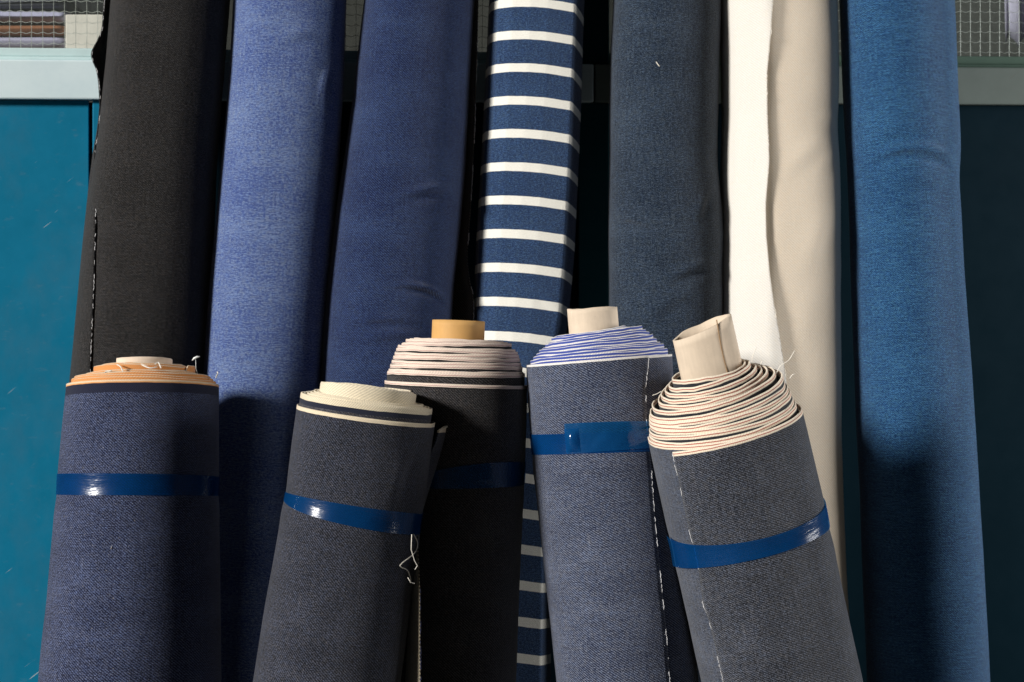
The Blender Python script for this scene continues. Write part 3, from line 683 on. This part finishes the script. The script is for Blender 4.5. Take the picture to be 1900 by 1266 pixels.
# 2: cream selvedge, coreless
R2 = front('short charcoal roll with thick cream selvedge and no core, its edge curling open', [(740, 553, 812), (800, 545, 804), (880, 534, 795), (950, 524, 784), (1100, 496, 764), (1266, 468, 744)], m_f2, 31,
           (760, 1.675), (1266, 1.640), (680, 776), wob=0.0009, wrinkles=[(655, 950, 420, -0.0016, -5, 0.016), (740, 880, 60, 0.0020, 75, 0.010), (600, 1120, 80, 0.0012, 60, 0.014)])
R2.body()
R2.layers(6, 0.058, lambda x, t: 0.0148+0.0055*x, m_f2l, jit=0.0009, seed=33, thick=0.0024)
R2.layers(17, 0.004, lambda x, t: 0.031+0.003*math.sin(t+3.4)-0.007*x+0.0012*math.sin(2*t), m_f2p, jit=0.0012, seed=36, thick=0.0027, centre=(-0.006, 0.0), name='inner_coil', depth=0.03, loose=0.0006, r0=0.0585)
R2.tape([(530, 897, 933), (640, 936, 974), (778, 954, 991)], m_tape)
# curl of the free edge above the tape: out from behind, round and back towards the front
def cur(py, b, sl, fr, dp=0, yo=0.0): return [(b, py-6*dp, 1.735), ((b+sl)/2+4, py-4*dp, 1.728), (sl, py, 1.708), (sl-1+(fr-sl)*0.45, py+5*dp, 1.684), (fr, py+12*dp, 1.668+yo)]
o, V = sheet(R2, [cur(789, 800, 833, 813, 1), cur(812, 799, 831, 808, .7), cur(840, 796, 827, 798, .3), cur(880, 790, 815, 792, 0), (cur(915, 785, 800, 788, 0)), cur(945, 780, 789, 783, 0), cur(960, 776, 783, 779, 0)], m_f2, m_rev, vtop=-0.004)
rim = MB(); rim.tube([Vector(v) for v in V[0][6:]], 0.0016, 6); rim.build('selvedge_rim', m_f2p, o, True)
# below the tape it stands out behind the roll and shows the reverse of the cloth
o2, V = sheet(R2, [[(np.interp(py, [985, 1266, 1315], [764, 726, 718]), py, 1.715), (np.interp(py, [985, 1266, 1315], [772, 742, 736]), py, 1.712), (np.interp(py, [985, 1266, 1315], [774, 757, 754]), py, 1.658), (np.interp(py, [985, 1100, 1315], [775, 780, 781]), py, np.interp(py, [985, 1060, 1315], [1.645, 1.622, 1.606]))] for py in (985, 1040, 1100, 1180, 1266, 1315)], m_rev, None, name='hanging_end')
R2.fray([Vector(v) for v in V[:, -1]], fray_mat('navy_fray', (0.02, 0.02, 0.04), (0.05, 0.06, 0.14)), o2, rad=0.0003, gap=0.5, seed=9)
m = MB(); m.tube(R2.pts_on([(763, 990, 0.003), (766, 1006, 0.006), (758, 1024, 0.008), (741, 1044, 0.004), (740, 1051, 0.003), (752, 1058, 0.003), (758, 1076, 0.003)], n=8), 0.00062, 6); m.build('loose_thread', m_thread, R2.e, True); m = MB()
m.tube([R2.M.inverted() @ at(*p) for p in ((764, 992, 1.588), (763, 1020, 1.591), (769, 1040, 1.596), (774.5, 1050, 1.601), (770, 1057, 1.601))], 0.0005, 6); m.build('loose_thread', m_thread, R2.e, True); m = MB()
m.tube([R2.M.inverted() @ at(*p) for p in ((757, 1072, 1.576), (762, 1081, 1.579), (769, 1083, 1.586))], 0.0005, 6)
m.build('loose_thread', m_thread, R2.e, True)

# 3: black with pinkish selvedge and kraft core
R3 = front('short black roll with stacked pink-white selvedge and brown kraft core, half behind the charcoal roll', [(690, 716, 978), (760, 712, 977), (900, 705, 973), (1266, 690, 957)], m_f3, 41,
           (710, 1.790), (1266, 1.745), (845, 713), wob=0.0006)
R3.body()
R3.layers(15, 0.0375, lambda x, t: (0.0135 if x < 0.07 else 0.0125+0.0415*min(1, (x-0.07)/0.58)**0.85) if x > 0.0 else 0, m_f3, jit=0.0013, seed=43, thick=0.0016, rfun=lambda x: 0.25*x/0.5 if x < 0.5 else 0.25+0.75*(x-0.5)/0.5)
R3.core(0, 0, 0, 0.0338, 0.079, m_kraft, torn=0.0003, seed=8)
R3.tape([(825, 870, 907), (890, 861, 906), (960, 858, 902)], m_tape_dk, ruck=0.0002)

# 4: blue-white selvedge
R4 = front('short grey-blue twill roll with blue and white selvedge and torn pale core', [(640, 978, 1246), (700, 980, 1249), (800, 987, 1257), (950, 1003, 1269), (1266, 1036, 1296)], m_f4, 51,
           (670, 1.772), (1266, 1.722), (1113, 668), wob=0.0007, wrinkles=[(1100, 822, 420, -0.0014, 0, 0.018), (1050, 1000, 80, 0.0012, 80, 0.012)])
R4.body()
R4.layers(13, 0.035, lambda x, t: (0.0045+0.031*min(1, x/0.62)**0.9+0.004*x*math.sin(t+2.2)) if x > 0.0 else 0, m_f4l, jit=0.0014, seed=54, thick=0.0017)
R4.core(0, 0, 0, 0.0318, 0.0655, m_core, torn=0.0016, seed=15, off=(-0.004, 0.0))
e4 = edge_fn(R4, [(1201, 655), (1199, 690), (1195, 720), (1198, 800), (1205, 860), (1214, 980), (1224, 1080), (1234, 1180), (1243, 1300)])
o, V = R4.wrap(cf(-2.6), e4, 0.40, lambda f: R4.L+0.001+0*f, lambda f, q: 0.0019+0.0012*f, m_f4)
R4.fray([v for v in V[:, -1]], m_fray, o, rad=0.0004, gap=0.42, seed=12)
R4.tape([(992, 806, 843), (1100, 803, 841), (1196, 800, 838)], m_tape, lift=0.0036, a0=-2.6, a1=0.66)
R4.tape([(1050, 786, 842), (1110, 783, 838), (1196, 782, 832)], m_tape2, a0=R4.find(1052, 800)[0], a1=0.64, lift=0.0048, ruck=0.0006, name='tape_end', nq=24)
a, q = R4.find(1062, 822)
m = MB(); V, U = [], []
for i in range(14):
    for k in range(12):
        t, f = i/13, k/11
        V.append(R4.P(a-0.07+0.20*f, q-0.011+0.028*t, 0.0052+0.006*math.sin(PI*f)*math.sin(PI*t)**0.7)); U.append((f*0.02, t*0.03))
link('tape_wrinkle', V, grid_faces(14, 12), m_tape2, R4.e, U)

# 5: red-line selvedge, leaning left
R5 = front('short charcoal roll with loosely coiled cream and red-lined selvedge, tilted to the left', [(740, 1188, 1476), (800, 1199, 1491), (880, 1216, 1510), (985, 1238, 1536), (1100, 1263, 1560), (1266, 1300, 1597)], m_f5u, 61,
           (800, 1.665), (1266, 1.672), (1300, 826), wob=0.0008, skew=-0.0015, wrinkles=[(1385, 1022, 420, -0.0014, -2, 0.016), (1420, 1130, 80, 0.0012, 70, 0.014)])
R5.body()
def h5(x, t):
    a = t+2.2
    return float(np.interp(x, [0, 0.55, 0.7, 1], [0.004, 0.044, 0.052, 0.068]))+0.006*math.sin(a-0.6)*math.sin(PI*x)
R5.layers(12, 0.0405, h5, m_f5l, jit=0.0017, seed=66, thick=0.0018, loose=0.0008, depth=0.05, centre=(-0.002, 0.0), rfun=lambda x: float(np.interp(x, [0, 0.5, 0.6, 1], [0, 0.17, 0.42, 0.97])))
R5.core(0, 0, 0, 0.0372, 0.1185, m_core, torn=0.0016, seed=19, cut=(0.0075, -0.0015), squash=0.74)
k5 = []
for t in np.linspace(0.0, 1.0, 12):
    z = R5.L+0.004+0.122*t; k5.append((float(R5.off(R5.L))+0.0376*math.sin(0.42+0.03*math.sin(t*7)), -0.0376*0.74*math.cos(0.42), z))
MB().tube(k5, 0.0007, 5).build('paper_seam', paper('brown_paper_edge', (0.30, 0.19, 0.10)), [c for c in R5.e.children if c.name.startswith('cardboard_core')][0], True)
e5 = edge_fn(R5, [(1250, 838), (1262, 890), (1272, 940), (1283, 990), (1300, 1060), (1307, 1120), (1318, 1150), (1330, 1200), (1345, 1266), (1356, 1310)])
t5a, t5b, t5c = R5.find(1251, 838), R5.find(1400, 806), R5.find(1478, 769)
cfit = np.polyfit([t5a[0], t5b[0], t5c[0]], [t5a[1], t5b[1], t5c[1]], 2)
def q5(f):
    A = t5a[0]+(2.6-t5a[0])*f
    return np.polyval(cfit, np.minimum(A, t5c[0]))
o, V = R5.wrap(e5, cf(2.6), 0.38, q5, lambda f, q: 0.0026+0*f, m_f5, nap=70)
R5.fray([v for v in V[:, 0]], m_fray, o, rad=0.0004, gap=0.48, seed=14)
R5.tape([(1240, 990, 1033), (1330, 1008, 1045), (1440, 992, 1030), (1522, 945, 990)], m_tape, lift=0.0042, a0=-1.45)
m = MB()
for pts in ([(1437, 700), (1446, 682), (1452, 676), (1464, 668), (1475, 650)], [(1395, 672), (1397, 660), (1404, 643)], [(1464, 705), (1470, 696), (1475, 694)], [(1210, 734), (1219, 731), (1228, 726)], [(1411, 677), (1414, 670), (1410, 668)]):
    MB().tube(catmull([R5.M.inverted() @ at(x, y, 1.65) for x, y in pts], 5), 0.00045, 5, True).build('loose_thread', m_thread, R5.e, True)
m = MB(); m.tube(B5.pts_on([(1217.5, 115), (1220, 119), (1224, 124)], 0.001), 0.0007, 5, True); m.build('lint', m_thread, B5.e, True)
